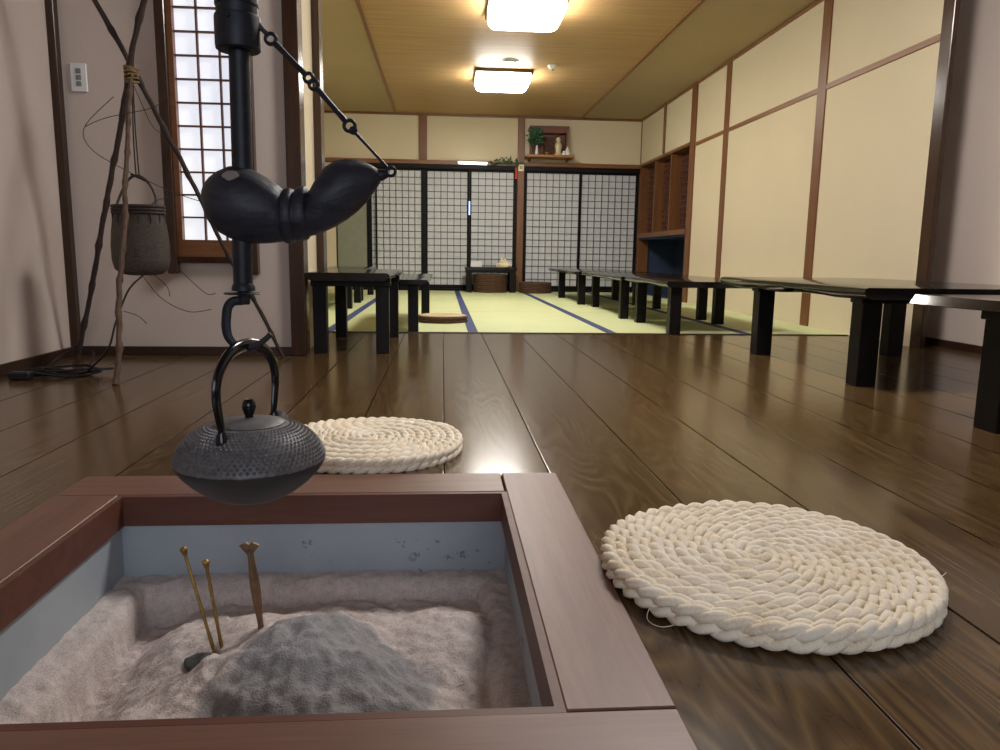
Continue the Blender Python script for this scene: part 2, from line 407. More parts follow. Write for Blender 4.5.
post(22, 1.036, 1.128, YB-.06, YB+.04, 0, ZC-.03, 'orange_post')
post(23, -1.62, XR, YB-.045, YB+.06, 1.735, 1.79, 'amber_lintel')
post(24, -1.47, XR, YB-.035, YB+.07, 1.675, 1.735, 'black_frame')
post(25, -1.47, XR, YB-.035, YB+.07, 0, .03, 'black_frame')
post(26, XR-.005, XR+.03, YB-.03, YB+.02, 1.8, ZC, 'orange_post')
# sliding doors in the back wall
def shoji(n, x0, x1, dy, cols, w0=.05, w1=.05):
    y = YB+dy
    z0, z1 = .03, 1.68
    fr = MB().box(x0, x0+w0, y-.015, y+.015, z0, z1).box(x1-w1, x1, y-.015, y+.015, z0, z1).box(x0+w0, x1-w1, y-.015, y+.015, z0, z0+.055).box(x0+w0, x1-w1, y-.015, y+.015, z1-.03, z1)
    d = struct('door_%d' % n, fr, M['black_frame'])
    MB().box(x0+w0, x1-w1, y+.006, y+.010, z0+.05, z1-.02).build('paper', M['paper'], d)
    la = MB(); a, b = x0+w0, x1-w1; c, e = z0+.055, z1-.03
    for i in range(1, cols): x = a+(b-a)*i/cols; la.box(x-.0045, x+.0045, y-.006, y+.006, c, e)
    for j in range(1, 17): z = c+(e-c)*j/17; la.box(a, b, y-.005, y+.005, z-.0045, z+.0045)
    la.build('lattice', M['lattice'], d)
    return d
shoji(1, -1.02, -.27, .045, 8, .035, .02)
shoji(2, -.93, -.25, .012, 7, .022, .05)
shoji(3, -.26, .37, .045, 6, .05, .028)
shoji(4, .372, 1.036, .012, 6, .028, .05)
shoji(5, 1.128, 1.945, .012, 8, .05, .03)
shoji(6, 1.93, XR, .045, 8, .03, .045)
d = struct('door_7', MB().box(-1.47, -1.455, YB-.01, YB+.03, .03, 1.68).box(-1.05, -1.02, YB-.01, YB+.03, .03, 1.68).box(-1.455, -1.05, YB-.01, YB+.03, .03, .06).box(-1.455, -1.05, YB-.01, YB+.03, 1.65, 1.68), M['black_frame'])
MB().box(-1.455, -1.05, YB, YB+.02, .06, 1.65).build('door_panel', M['fusuma'], d)
struct('door_gap_glow', MB().box(.36, .384, YB-.008, YB-.004, 1.06, 1.25), M['sky_gap'])  # glowing strip standing in for daylight through the gap between two doors
# paper window in the left wall
w1 = MB().box(WX0-.065, WX0-.02, YW-.045, YW+.03, .395, 2.2, .003).box(WX1+.005, WX1+.05, YW-.045, YW+.03, .395, 2.2, .003)
w1.box(WX0-.02, WX1+.005, YW-.035, YW+.02, .447, .475, .002).box(WX0-.02, WX1+.005, YW-.035, YW+.02, 2.12, 2.16, .002)
win = struct('window_1', w1, M['post'])
MB().box(WX0-.02, WX0+.004, YW-.02, YW+.03, .475, 2.12).box(WX1-.004, WX1+.006, YW-.02, YW+.03, .475, 2.12).box(WX0+.004, WX1-.004, YW-.02, YW+.03, .475, WZ0).box(WX0+.004, WX1-.004, YW-.02, YW+.03, 2.09, 2.12).build('window_frame', M['amber_lintel'], win)
def win_paper():
    g = G('daylit_window_paper'); f = g.noise(g.co((1, 1, .8)), 2.6, 2)
    g.p(Base_Color=(.8, .82, .84, 1), Emission_Color=g.ramp(f, [(.35, (.80, .84, .95)), (.65, (.92, .95, 1))]), Emission_Strength=.8, Roughness=.9); return g.m
MB().box(WX0, WX1, YW+.016, YW+.02, WZ0-.01, 2.1).build('paper', win_paper(), win)
la = MB()
for i in (1, 2): x = WX0+.004+(WX1-WX0-.008)*i/3+.003; la.box(x-.004, x+.004, YW-.004, YW+.014, WZ0, 2.09)
for j in range(0, 15): z = .66+j*.1045; la.box(WX0+.004, WX1-.004, YW-.003, YW+.013, z-.004, z+.004) if z < 2.08 else None
la.build('lattice', M['brown_lattice'], win)
# lattice cupboard bays set into the right wall, an open alcove under them
wf = MB()
for y in (CY0+.7, CY0+1.4): wf.box(XR-.01, XR+.13, y-.02, y+.02, .84, 1.79)
wf.box(XR-.01, XR+.13, CY1-.01, YB, 0, 1.79).box(XR-.02, XR+.13, CY0, CY1, 1.755, 1.79).box(XR-.03, XR+.13, CY0-.02, CY1, .775, .835)
win4 = struct('window_4', wf, M['orange_post'])
for k in range(3):
    la = MB(); a, b = CY0+.7*k+.02, CY0+.7*(k+1)-.02
    for i in range(1, 8): y = a+(b-a)*i/8; la.box(XR+.10, XR+.115, y-.007, y+.007, .835, 1.755)
    for j in range(1, 13): z = .835+.92*j/13; la.box(XR+.10, XR+.113, a, b, z-.007, z+.007)
    la.build('lattice', M['brown_lattice'], win4)
MB().box(XR+.125, XR+.14, CY0, CY1, .835, 1.755).build('pane', plain('dark_pane', lin(46, 36, 30), .3, 0, .2, 6), win4)
al = MB().box(XR+.55, XR+.58, CY0-.1, YB, 0, .78).box(XR, XR+.55, CY0-.03, CY0-.005, 0, .78).box(XR+.03, XR+.55, CY1+.03, CY1+.06, 0, .78).box(XR, XR+.55, CY0-.03, YB, .75, .774).box(XR, XR+.55, CY0, YB, -.02, .004)
struct('wall_alcove', al, M['alcove_blue'])

# ---------------------------------------------------------------- lamps and ceiling fittings
def ceiling_lamp(x, y, label, mat, w=.60, z=None, group='ceiling lamps of the mat room'):
    z = z or ZC
    t = thing('ceiling_lamp', label, 'lamp', (x, y, z), group)
    MB().box(x-w/2, x+w/2, y-w/2, y+w/2, z-.035, z-.001, .004).build('frame', M['post'], t)
    prof = [(0, -.034), (1, -.034), (1.0, -.075), (.97, -.105), (.92, -.122), (.6, -.130), (0, -.132)]
    vs = []; fs = []
    n = 40
    for i in range(n):
        a = 2*PI*i/n; c, s_ = math.cos(a), math.sin(a); e = 9
        r = 1/((abs(c)**e+abs(s_)**e)**(1/e))
        for q, zz in prof: vs.append((x+q*r*c*w*.475, y+q*r*s_*w*.475, z+zz))
    m = len(prof)
    for i in range(n):
        for k in range(m-1): fs.append((i*m+k, ((i+1) % n)*m+k, ((i+1) % n)*m+k+1, i*m+k+1))
    MB().add(vs, fs).build('diffuser', mat, t, 40)
    return t
ceiling_lamp(.635, 6.08, 'square white ceiling lamp nearest the plank floor', M['diffuser'])
ceiling_lamp(.635, 8.38, 'square white ceiling lamp nearer the back wall', M['diffuser'])
ceiling_lamp(1.05, 2.85, 'square white ceiling lamp over the plank floor nearest the hearth', M['front_diffuser'], .55, ZC+.02, 'ceiling lamp of the plank room')
t = thing('ceiling_vent', 'round white vent ring with grey grille between the two ceiling lamps', 'vent', (.667, 7.78, ZC))
MB().lathe([(.055, ZC-.004), (.075, ZC-.012), (.088, ZC-.006), (.09, ZC)], .667, 7.78, 28).build('ring', M['white_plastic'], t)
MB().lathe([(.0, ZC-.016), (.05, ZC-.015), (.054, ZC-.005)], .667, 7.78, 24).build('grille', M['grey_plastic'], t)
t = thing('smoke_detector', 'small round white detector on the wooden ceiling', 'detector', (1.107, 7.9, ZC))
MB().lathe([(.05, ZC), (.05, ZC-.012), (.035, ZC-.03), (.015, ZC-.038), (.0, ZC-.039)], 1.107, 7.9, 24).build('body', M['white_plastic'], t)
MB().lathe([(.014, ZC-.037), (.012, ZC-.047), (0, ZC-.049)], 1.107, 7.9, 14).build('sensor', M['grey_plastic'], t)
t = thing('strip_light', 'lit white strip light on the lintel above the paper doors', 'lamp', (.41, YB-.05, 1.735))
MB().box(.2, .62, YB-.075, YB-.046, 1.752, 1.775, .004).build('housing', M['white_plastic'], t)
MB().tube([(.215, YB-.088, 1.757), (.605, YB-.088, 1.752)], .018, 12).build('tube', M['tube_glow'], t)
# wall switch
t = thing('light_switch', 'white three-rocker light switch plate on the wall beside the dark corner post', 'switch', (-1.66, YW, 1.275))
MB().box(-1.696, -1.624, YW-.009, YW, 1.215, 1.34, .003).build('plate', M['white_plastic'], t)
for k in range(3): MB().box(-1.672, -1.648, YW-.013, YW-.008, 1.239+.028*k, 1.261+.028*k, .002).build('rocker', M['grey_plastic'], t)

# ---------------------------------------------------------------- hearth
t = thing('sunken_hearth', 'square sunken hearth with a reddish-brown wooden frame full of ash', 'hearth', (-.26, 1.135, 0))
zt = .006
MB().box(HX0, IX1-.004, IY1, HY1, -.03, zt, .002).build('frame_board', M['hearth_wood_x'], t)
MB().box(IX1, HX1, HY0+.128, HY1, -.03, zt, .002).build('frame_board', M['hearth_wood_y'], t)
MB().box(HX0, HX1, HY0, IY0, -.03, zt, .002).build('frame_board', M['hearth_wood_x'], t)
MB().box(HX0, IX0, IY0+.001, IY1-.001, -.03, zt, .002).build('frame_board', M['hearth_wood_y'], t)
lipm = MB()
lipm.box(IX0, IX1, IY1-.012, IY1, -.057, zt-.001).box(IX1-.012, IX1, IY0, IY1-.012, -.057, zt-.001).box(IX0, IX0+.012, IY0, IY1-.012, -.057, zt-.001).box(IX0+.012, IX1-.012, IY0, IY0+.012, -.057, zt-.001)
lipm.build('lip', M['lip_wood'], t)
ln = MB()
ln.box(IX0-.004, IX1+.004, IY1-.002, IY1+.004, -.40, -.05).box(IX0-.004, IX1+.004, IY0-.004, IY0+.002, -.40, -.05).box(IX1-.002, IX1+.004, IY0, IY1, -.40, -.05).box(IX0-.004, IX0+.002, IY0, IY1, -.40, -.05).box(IX0, IX1, IY0, IY1, -.42, -.39)
ln.build('liner', M['zinc'], t)
# ash: a height field with a packed ledge round the walls, a cone and loose drifts
def sm(a, b, x):
    q = max(0, min(1, (x-a)/(b-a))); return q*q*(3-2*q)
def ash_h(x, y):
    N = lambda s, o=0: noise.noise(Vector((x*s+o, y*s-o, o*1.7)))
    base = -.212+.014*N(7, 2)+.008*N(22, 5)+.005*N(55, 9)+.0025*N(120, 4)
    # low drifts
    base += .050*math.exp(-((x+.38)/.12)**2-((y-.98)/.16)**2)-.034*sm(-.46, -.56, x)
    base += .066*math.exp(-((x+.32)/.13)**2-((y-1.26)/.11)**2)
    base += .055*math.exp(-((x-.0)/.14)**2-((y-1.27)/.11)**2)
    base += .012*math.exp(-((x+.50)/.06)**2-((y-1.30)/.10)**2)
    # the cone
    r = math.hypot((x+.225)*1.0, (y-1.135)*(.95 if y > 1.135 else .78)); ang = math.atan2(y-1.135, x+.225)
    rr = r*(1+.10*math.sin(3*ang+.7)+.06*math.sin(5*ang))
    cone = -.066-.60*math.sqrt(rr*rr+.0003)+.016*N(20, 3)*min(1, rr*9)+.008*N(48, 4)+.004*N(120, 8)
    cone -= .016*math.exp(-((x+.235)/.018)**2-((y-1.125)/.02)**2)
    h = max(base, cone) if abs(base-cone) > .02 else (base+cone)/2+abs(base-cone)**2*12.5+.005
    # hollow by the tongs
    h -= .022*math.exp(-((x+.392)/.022)**2-((y-1.185)/.022)**2)
    # packed ledge
    d = min(x-IX0, IX1-x, IY1-y, y-IY0)
    wn = .062+.008*N(9, 7)+.004*N(30, 1)+.022*sm(.10, .03, x-IX0)
    led = -.166-.006*abs(N(12, 4))+.004*N(40, 6)-22.0*max(0, d-wn+.034)**2
    k = 1-sm(wn-.004, wn+.005, d)
    return max(h, led*k+(-.30)*(1-k))
am = MB(); NX, NY = 190, 186; vs = []; fs = []
for j in range(NY+1):
    for i in range(NX+1):
        x = IX0+.002+(IX1-IX0-.004)*i/NX; y = IY0+.002+(IY1-IY0-.004)*j/NY; vs.append((x, y, ash_h(x, y)))
for j in range(NY):
    for i in range(NX): a = j*(NX+1)+i; fs.append((a, a+1, a+NX+2, a+NX+1))
o = am.add(vs, fs).build('hearth_ash', M['ash'], None, 80); tag(o, 'pinkish-grey ash heaped to a cone inside the sunken hearth', 'ash', None, 'stuff')
# charcoal lump, corner block and metal tools standing in the ash
bm = bmesh.new(); bmesh.ops.create_icosphere(bm, subdivisions=3, radius=1)
for v in bm.verts: v.co *= 1+.22*noise.noise(v.co*1.7)+.08*noise.noise(v.co*5)
zz = ash_h(-.405, 1.175)
o = MB().bm(bm, Matrix.Translation((-.398, 1.185, zz+.010)) @ Matrix.Diagonal((.028, .018, .019, 1))).build('charcoal_lump', plain('greenish_charcoal', lin(98, 102, 96), .9, 0, .4, 60, .5)); tag(o, 'grey-green burnt charcoal lump beside the two brass sticks', 'charcoal')
bm = bmesh.new(); bmesh.ops.create_cube(bm, size=1); bmesh.ops.bevel(bm, geom=bm.edges[:], offset=.3, segments=4, affect='EDGES')
for v in bm.verts: v.co *= 1+.08*noise.noise(v.co*2.3)
o = MB().bm(bm, Matrix.Translation((.095, .86, -.19)) @ Matrix.Diagonal((.05, .07, .10, 1))).build('charcoal_block', plain('dark_charcoal', lin(70, 64, 60), .9, 0, .3, 40, .5)); tag(o, 'dark rounded charcoal block in the near right corner of the ash', 'charcoal')
def stick(p0, p1, label):
    p0 = Vector(p0); p1 = Vector(p1); t = thing('fire_chopstick', label, 'fire tongs', p0, 'brass fire sticks')
    n = 12; pts = [p0.lerp(p1, i/n) for i in range(n+1)]
    MB().tube(pts, [.0034-.0006*abs(math.sin(i*2.1)) for i in range(n+1)], 8).build('rod', M['brass'], t)
    kb = MB().ball(p1, .0062, .0062, .0055); kb.tube([p1-(p1-p0).normalized()*.008, p1], [.0042, .006], 10); kb.build('knob', M['brass'], t)
stick((-.371, 1.192, -.195), (-.424, 1.205, .0145), 'longer leaning brass fire stick with a round knob')
stick((-.366, 1.205, -.195), (-.388, 1.20, -.006), 'shorter upright brass fire stick with a round knob')
p0 = Vector((-.309, 1.235, -.17)); t = thing('ash_scraper', 'bronze ash scraper with a flared top standing upright in the ash', 'hearth tool', p0)
p1 = Vector((-.323, 1.225, .005))
pts = [p0.lerp(p1, i/14) for i in range(15)]
MB().tube(pts, [.0055, .006, .0055, .005, .0055, .0065, .0075, .008, .0085, .0085, .008, .007, .006, .0055, .006], 10).build('handle', M['bronze'], t)
fan = MB()
prof = [(-.006, 0), (-.015, .012), (-.017, .014), (-.006, .019), (0, .016), (.006, .019), (.017, .014), (.015, .012), (.006, 0)]
fan.prism([(p1.x+a, p1.z+b-.006) for a, b in prof], 'y', p1.y-.003, p1.y+.003); fan.build('flared_blade', M['bronze'], t)

# ---------------------------------------------------------------- pot hook
PX, PY = -.287, 1.135
FISH_CHIP = (-.297-PX, 1.09-PY, .619-.8)
M['fish'] = fish_mat()
t = thing('pot_hook', 'blue-black iron pot hook with a fish-shaped wooden crossbar hanging above the hearth', 'pot hook', (PX, PY, .8))
MB().tube([(PX, PY, .86), (PX, PY, .95), (PX, PY, 2.42)], .0260, 20).build('pole', M['iron'], t)
lo = MB().tube([(PX+.001, PY, .80), (PX-.001, PY, .62), (PX-.006, PY, .50), (PX-.006, PY, .447)], [.0145, .0145, .0142, .0140], 16)
lo.lathe([(.014, .455), (.0165, .45), (.017, .444), (.012, .443)], PX-.006, PY, 20).build('rod', M['iron'], t)
col = [(.0, .779), (.028, .779), (.0305, .781), (.0312, .786), (.0312, .822), (.0305, .825), (.0285, .826), (.0285, .838), (.0298, .8385), (.0298, .842), (.0285, .8425), (.0285, .868), (.030, .87), (.030, .90), (.0265, .905), (.0, .905)]
cl = MB().lathe(col, PX, PY, 40); cl.ball((PX-.004, PY-.031, .818), .003)
cl.build('collar', M['iron'], t)
ey = MB()
def ring(mb, c, r, w, tilt=0, n=20, squash=1.0):
    """a link ring facing -y, long axis turned by tilt in the xz plane"""
    pts = []
    for i in range(n):
        a = 2*PI*i/n; x, z = r*math.cos(a), r*squash*math.sin(a)
        pts.append((c[0]+x*math.cos(tilt)-z*math.sin(tilt), c[1], c[2]+x*math.sin(tilt)+z*math.cos(tilt)))
    mb.tube(pts, w, 8, True, up=(0, 1, 0))
def pxz(x, y):     # helper: place on the plane y = PY from measurements along the crossbar
    return Vector((-.348+(x-201)*.001434, PY, .573+(200-y)*.001475+(x-201)*.00002))
e0 = pxz(262, 36); e1 = pxz(275, 48)
ey.ball(e0+Vector((-.003, 0, 0)), .0085); ey.tube([e0, e0.lerp(e1, .45), e1-Vector((.003, 0, -.003))], [.0055, .0032, .0035], 10); ey.build('eye_bolt', M['iron'], t)
def link(name, a, b, ra, rb, w, thick):
    mb = MB(); d = (b-a).normalized(); tl = math.atan2(d.z, d.x)
    ring(mb, a, ra, thick, tl); ring(mb, b, rb, thick, tl)
    mb.tube([a+d*ra*.9, a.lerp(b, .5), b-d*rb*.9], [w, w*.85, w], 8); mb.build(name, M['iron'], t)
a1, a2, a3, a4 = pxz(275, 49), pxz(313, 87), pxz(350, 128), pxz(391, 171)
link('chain_link', a1, a2+Vector((-.004, .002, .005)), .0072, .0062, .0046, .0028)
link('chain_link', a2+Vector((.004, -.002, -.005)), a3, .0065, .0078, .0044, .0027)
link('chain_link', a3+Vector((.005, .002, -.006)), a4, .004, .0062, .0026, .0024)
# the crossbar: one carved body, two lobes joined by a ringed waist
pairs = [(58,185,58,220),(66,155,66,255),(80,130,80,300),(105,103,105,335),(140,80,140,365),(190,60,190,392),(240,57,245,408),(300,75,305,414),(360,106,365,412),(410,137,412,407),(437,160,436,403),
 (440,170,439,403),(443,164,442,407),(452,157,451,411),(470,153,470,411),(488,161,488,406),(493,172,492,397),(498,173,497,396),(501,160,501,403),(520,149,522,402),(545,146,549,396),(556,157,558,387),(560,170,561,380),
 (566,166,566,379),(585,135,592,373),(612,95,635,357),(645,58,690,332),(690,32,745,299),(740,21,797,259),(790,23,840,216),(830,33,868,180),(865,48,890,150),(892,64,907,124)]
Z = lambda q: (190+q[0]/4.762, 155+q[1]/4.762)
bars = MB(); vs = []; fs = []; NS = 32
q0 = pxz(*Z((54, 200))); rowsf = 0
for i, q in enumerate(pairs):
    a, b = pxz(*Z(q[:2])), pxz(*Z(q[2:])); c = (a+b)/2; h = (a-b)/2; R = h.length; n_ = h/R
    for k in range(NS):
        w = 2*PI*k/NS; fac = 1+.010*math.sin(9*w+i*.35)+(.012*noise.noise(c*30+Vector((math.cos(w), math.sin(w), 0))*1.5))
        p = c+n_*R*math.cos(w)*fac; vs.append((p.x, c.y+R*.92*math.sin(w)*fac, p.z))
L = len(pairs)
for i in range(L-1):
    for k in range(NS): l = (k+1) % NS; fs.append((i*NS+k, i*NS+l, (i+1)*NS+l, (i+1)*NS+k))
vs.append((q0.x, q0.y, q0.z)); fs += [(L*NS, (k+1) % NS, k) for k in range(NS)]
fs.append([(L-1)*NS+k for k in range(NS)])
bars.add(vs, fs); bo = bars.build('crossbar', M['fish'], t, 50)
fe = MB().tube([pxz(*Z((893, 95))), pxz(*Z((915, 92))), pxz(*Z((928, 90))), pxz(*Z((943, 89)))], [.0095, .0082, .0068, .0045], 14); fe.build('ferrule', M['iron'], bo)
# plate, nut and flat hook under the rod
pz = .4395
MB().lathe([(0, pz-.001), (.0255, pz-.001), (.0265, pz), (.0255, pz+.0015), (0, pz+.0015)], PX-.008, PY, 24).build('washer', M['iron'], t)
MB().lathe([(0, pz-.016), (.008, pz-.016), (.009, pz-.013), (.009, pz+.005), (0, pz+.005)], PX-.006, PY, 8).build('nut', M['iron'], t)
hk = [(238, 297), (229, 298), (223.5, 304), (221.5, 315), (221, 323), (222, 331), (225, 337), (230, 341.5), (237, 344), (246, 343.5), (254, 340), (261, 335), (266, 330)]
hp = []
for i, (x, y) in enumerate(hk):
    v = pxz(x, y); v.z = .573+(200-y)*.00148; v.y = PY-.004; hp.append(v)
hp = spline(hp, 6); n = len(hp)
MB().tube(hp, [(.0062 if i < n*.35 else .0062-.0028*(i/n-.35)/.65) for i in range(n)], 10, flat=(1.15, .45), up=(0, 1, 0)).build('hook', M['iron'], t)

# ---------------------------------------------------------------- kettle
KX, KY, KZ = -.292, 1.135, .125
t = thing('iron_kettle', 'round cast-iron kettle with a dotted shoulder hanging from the hook over the hearth', 'kettle', (KX, KY, KZ))
def kprof():
    p = [(0, 0), (.030, .0), (.048, .004), (.070, .015), (.090, .030), (.104, .044), (.111, .053), (.1145, .060), (.1155, .0635), (.1150, .067), (.1125, .072), (.1085, .081), (.102, .091), (.092, .1015), (.081, .109), (.069, .1145), (.058, .1175), (.054, .1185), (.053, .1175), (.050, .1165), (0, .1165)]
    return [(q*.965, z) for q, z in p]
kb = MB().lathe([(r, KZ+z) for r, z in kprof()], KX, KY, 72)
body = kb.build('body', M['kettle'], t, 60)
# raised dots over the shoulder, one mesh as surface relief
dots = MB(); pr = kprof()[9:17]
def along(s):
    L = [math.hypot(pr[i+1][0]-pr[i][0], pr[i+1][1]-pr[i][1]) for i in range(len(pr)-1)]; T = sum(L); d = s*T
    for i, l in enumerate(L):
        if d <= l or i == len(L)-1:
            f = d/l; a, b = pr[i], pr[i+1]; return a[0]+(b[0]-a[0])*f, a[1]+(b[1]-a[1])*f, (b[0]-a[0])/l, (b[1]-a[1])/l
        d -= l
rows = 13; nd = 78
for j in range(rows):
    r, z, tr, tz = along((j+.6)/(rows+.4)); nr, nz = tz, -tr
    sz = .0036*(.4+.6*r/.111)
    for i in range(nd):
        a = 2*PI*(i+.5*(j % 2))/nd; ca, sa = math.cos(a), math.sin(a)
        c = Vector((KX+r*ca, KY+r*sa, KZ+z)); nn = Vector((nr*ca, nr*sa, nz)); tt = Vector((-sa, ca, 0)); bb = nn.cross(tt)
        dots.add([c+tt*sz, c+bb*sz, c-tt*sz, c-bb*sz, c+nn*sz*.8], [(0, 1, 4), (1, 2, 4), (2, 3, 4), (3, 0, 4)])
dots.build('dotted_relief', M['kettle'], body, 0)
lz = KZ+.1165
lid = MB().lathe([(0, lz+.001), (.050, lz+.001), (.0515, lz+.003), (.050, lz+.0045), (.030, lz+.0085), (.012, lz+.011), (0, lz+.0115)], KX, KY, 40).build('lid', M['kettle_iron'], t)
MB().lathe([(0, lz+.010), (.0065, lz+.010), (.006, lz+.014), (.0088, lz+.020), (.0105, lz+.027), (.0095, lz+.035), (.006, lz+.0395), (0, lz+.0405)], KX, KY, 18).build('knob', M['gloss_iron'], lid)
th = math.radians(-105.5); dx, dy = math.cos(th), math.sin(th)     # handle runs from the near left to the far right
hs = []
for s, z in [(.078, .106), (.078, .116), (.080, .131), (.085, .150), (.0885, .170), (.0865, .190), (.077, .209), (.060, .224), (.040, .2335), (.016, .238), (-.010, .238), (-.034, .2335), (-.057, .224), (-.075, .209), (-.085, .190), (-.0875, .170), (-.084, .150), (-.080, .131), (-.078, .116), (-.078, .106)]:
    hs.append((KX+s*dx*.97, KY+s*dy*.97, KZ+z))
hs = spline(hs, 4); n = len(hs)
MB().tube(hs, [.0040+.0036*math.sin(PI*i/(n-1))**.7 for i in range(n)], 12, flat=(1.25, .85), up=(-dy, dx, 0)).build('handle', M['gloss_iron'], t)
for sg in (1, -1):
    cx, cy = KX+sg*dx*.0765, KY+sg*dy*.0765
    MB().lathe([(.0095, KZ+.104), (.0085, KZ+.114), (.0055, KZ+.122), (.0045, KZ+.126), (0, KZ+.127)], cx, cy, 14).build('handle_lug', M['gloss_iron'], t)
sp0 = Vector((KX-dx*.082, KY-dy*.082, KZ+.088)); sp1 = Vector((KX-dx*.102, KY-dy*.102, KZ+.112))
MB().tube([sp0, sp0.lerp(sp1, .5), sp1], [.017, .0125, .0095], 16).build('spout', M['kettle_iron'], t)

# ---------------------------------------------------------------- round rope cushions
def rope_mesh(R, pitch, lam, sr, layers=2, z0=0.0, step=.0055):
    mb = MB()
    for L in range(layers):
        top = L == layers-1; zc = z0+pitch*.52+L*pitch*.86
        turns = (R-pitch*.5)/pitch; th0 = .6 if top else 2*PI*max(0, turns-3)
        th = th0; s = 0; pts = [[], []]; end = 2*PI*turns
        while th < end:
            r = pitch*th/(2*PI)+pitch*.1; ph = 2*PI*s/lam
            sag = .0015*math.sin(3*th)+ .002*math.sin(th*.5)
            for k in range(2):
                q = ph+k*PI
                rr = r+pitch*.30*math.cos(q); z = zc+pitch*.24*math.sin(q)+sag
                pts[k].append((rr*math.cos(th), rr*math.sin(th), z))
            dth = step/max(r, .012); th += dth; s += step
        for k in range(2):
            n = len(pts[k]); mb.tube(pts[k], [sr*(1 if i < n-8 else .4+.6*(n-i)/8) for i in range(n)], 6)
    return mb
def moved(mb, loc, rz):
    c, s = math.cos(rz), math.sin(rz); mb.v = [(loc[0]+x*c-y*s, loc[1]+x*s+y*c, loc[2]+z) for x, y, z in mb.v]; return mb
loc = (.507, 1.100, .0)
o = moved(rope_mesh(.263, .0192, .064, .0077, 2, .002), loc, .4).build('round_cushion', M['rope'], None, 80)
tag(o, 'large cream braided round floor cushion beside the wooden hearth frame', 'floor cushion', 'cream braided cushions')
fr = MB(); fr.tube(spline([(.30, .985, .014), (.285, .955, .004), (.30, .935, .002), (.33, .94, .006), (.34, .95, .012)], 6), .0006, 5)
fr.build('loose_straw', M['rope'], o)
MB().tube([(.735, 1.00, .03), (.757, 1.01, .038)], .0006, 5).build('loose_straw', M['rope'], o)
loc2 = (-.190, 1.905, 0)
o2 = moved(rope_mesh(.241, .0196, .060, .0080), loc2, 2.1).build('round_cushion', M['rope'], None, 80)
tag(o2, 'cream braided round floor cushion lying behind the hanging kettle', 'floor cushion', 'cream braided cushions')

# ---------------------------------------------------------------- low tables
def slab_mesh(x0, x1, y0, y1, zt, th, wl=0.0, wr=0.0, seed=0, und=0.0, flare=0.0):
    """live-edge plank along y; wl / wr = waviness of the long edges"""
    n = 34; vs = []; fs = []; e = .012
    for j in range(n+1):
        y = y0+(y1-y0)*j/n; tt = j/n
        N = lambda k: noise.noise(Vector((y*2.2+seed*7.3, k*3.1, seed)))
        l = x0+wl*N(1); r = x1+wr*N(2); zb = zt-th-und*max(0, N(3)+.2)*(math.sin(PI*tt))
        lb = l+.010+wl*.9*abs(N(4)); rb = r-.010-wr*.9*abs(N(5)); tl = wl*.5*abs(N(6)); tr = wr*.5*abs(N(7))
        sec = [(l+e+tl, zt), (l+e*.3+tl*.4, zt-e*.35), (l, zt-e*1.2), (l+.002, zt-th*.6), (lb, zb+e*.4), (lb+e, zb),
               (rb-e, zb), (rb, zb+e*.4), (r-.002, zt-th*.6), (r, zt-e*1.2), (r-e*.3-tr*.4, zt-e*.35), (r-e-tr, zt)]
        if flare:
            sec[:6] = [(l+flare, zt), (l+flare*.93, zt-.002), (l+flare*.5, zt-th*.5), (l+.001, zt-th*.92), (l+.004, zb+.001), (l+.016, zb)]
        yy = y
        vs += [(x, yy, z) for x, z in sec]
    m = 12
    for j in range(n):
        for k in range(m): l = (k+1) % m; fs.append((j*m+k, j*m+l, (j+1)*m+l, (j+1)*m+k))
    fs.append(list(range(m))); fs.append([n*m+k for k in range(m)])
    return MB().add(vs, fs)
def table(label, x0, x1, y0, y1, zt, th, legs, lw=.08, group=None, seed=1, wl=.02, wr=.02, und=.0, battens=True, bt=.03, zf=.0, flare=.0):
    cx, cy = (x0+x1)/2, (y0+y1)/2
    t = thing('low_table', label, 'table', (cx, cy, zf), group)
    slab_mesh(x0, x1, y0, y1, zt, th, wl, wr, seed, und, flare).build('tabletop', M['slab'], t, 40)
    for lx, ly in legs:
        MB().box(lx-lw/2, lx+lw/2, ly-lw/2, ly+lw/2, zf, zt-th-(bt if battens else -.01)+.002, .003).build('leg', M['leg'], t)
    if battens:
        for ly in sorted({round(l[1], 2) for l in legs}):
            xs = [l[0] for l in legs if abs(l[1]-ly) < .02]
            MB().box(min(xs)-lw*.62, max(xs)+lw*.62, ly-lw*.55, ly+lw*.55, zt-th-bt, zt-th+.012, .003).build('batten', M['leg'], t)
    return t
gr = 'low tables along the right wall'; gl = 'low tables along the left side'
table('largest black slab table on the plank floor before the dark square post', 1.60, 2.56, 2.74, 4.27, .400, .045, [(1.70, 2.885), (1.70, 3.86), (2.43, 3.86), (2.43, 2.885)], .083, gr, 3, .03, .02, .03, True, .02)
table('black slab table cut off by the frame edge, nearest the big cream cushion', 1.575, 2.5, .75, 2.42, .392, .032, [(1.685, 2.09), (2.4, 2.09), (1.685, 1.05), (2.4, 1.05)], .10, gr, 8, .02, .02, .01, True, .028, flare=.020)
table('black low table just past the largest slab table, its near legs by the mat edge', 1.45, 2.24, 4.78, 5.93, .352, .04, [(1.535, 4.87), (1.535, 5.72), (2.125, 4.84), (2.125, 5.64)], .075, gr, 5, .02, .02, .0, False, zf=.003)
table('black low table on the mats third back in the right hand row', 1.42, 2.24, 5.96, 7.66, .350, .035, [(1.485, 6.06), (1.54, 7.48), (2.12, 6.0), (2.12, 7.3)], .07, gr, 6, .012, .02, .0, False, zf=.003)
table('black low table at the far end of the right hand row', 1.37, 2.2, 7.72, 9.72, .352, .035, [(1.465, 7.86), (1.455, 9.12), (2.06, 7.86), (2.06, 8.85)], .075, gr, 9, .012, .02, .0, False, zf=.003)
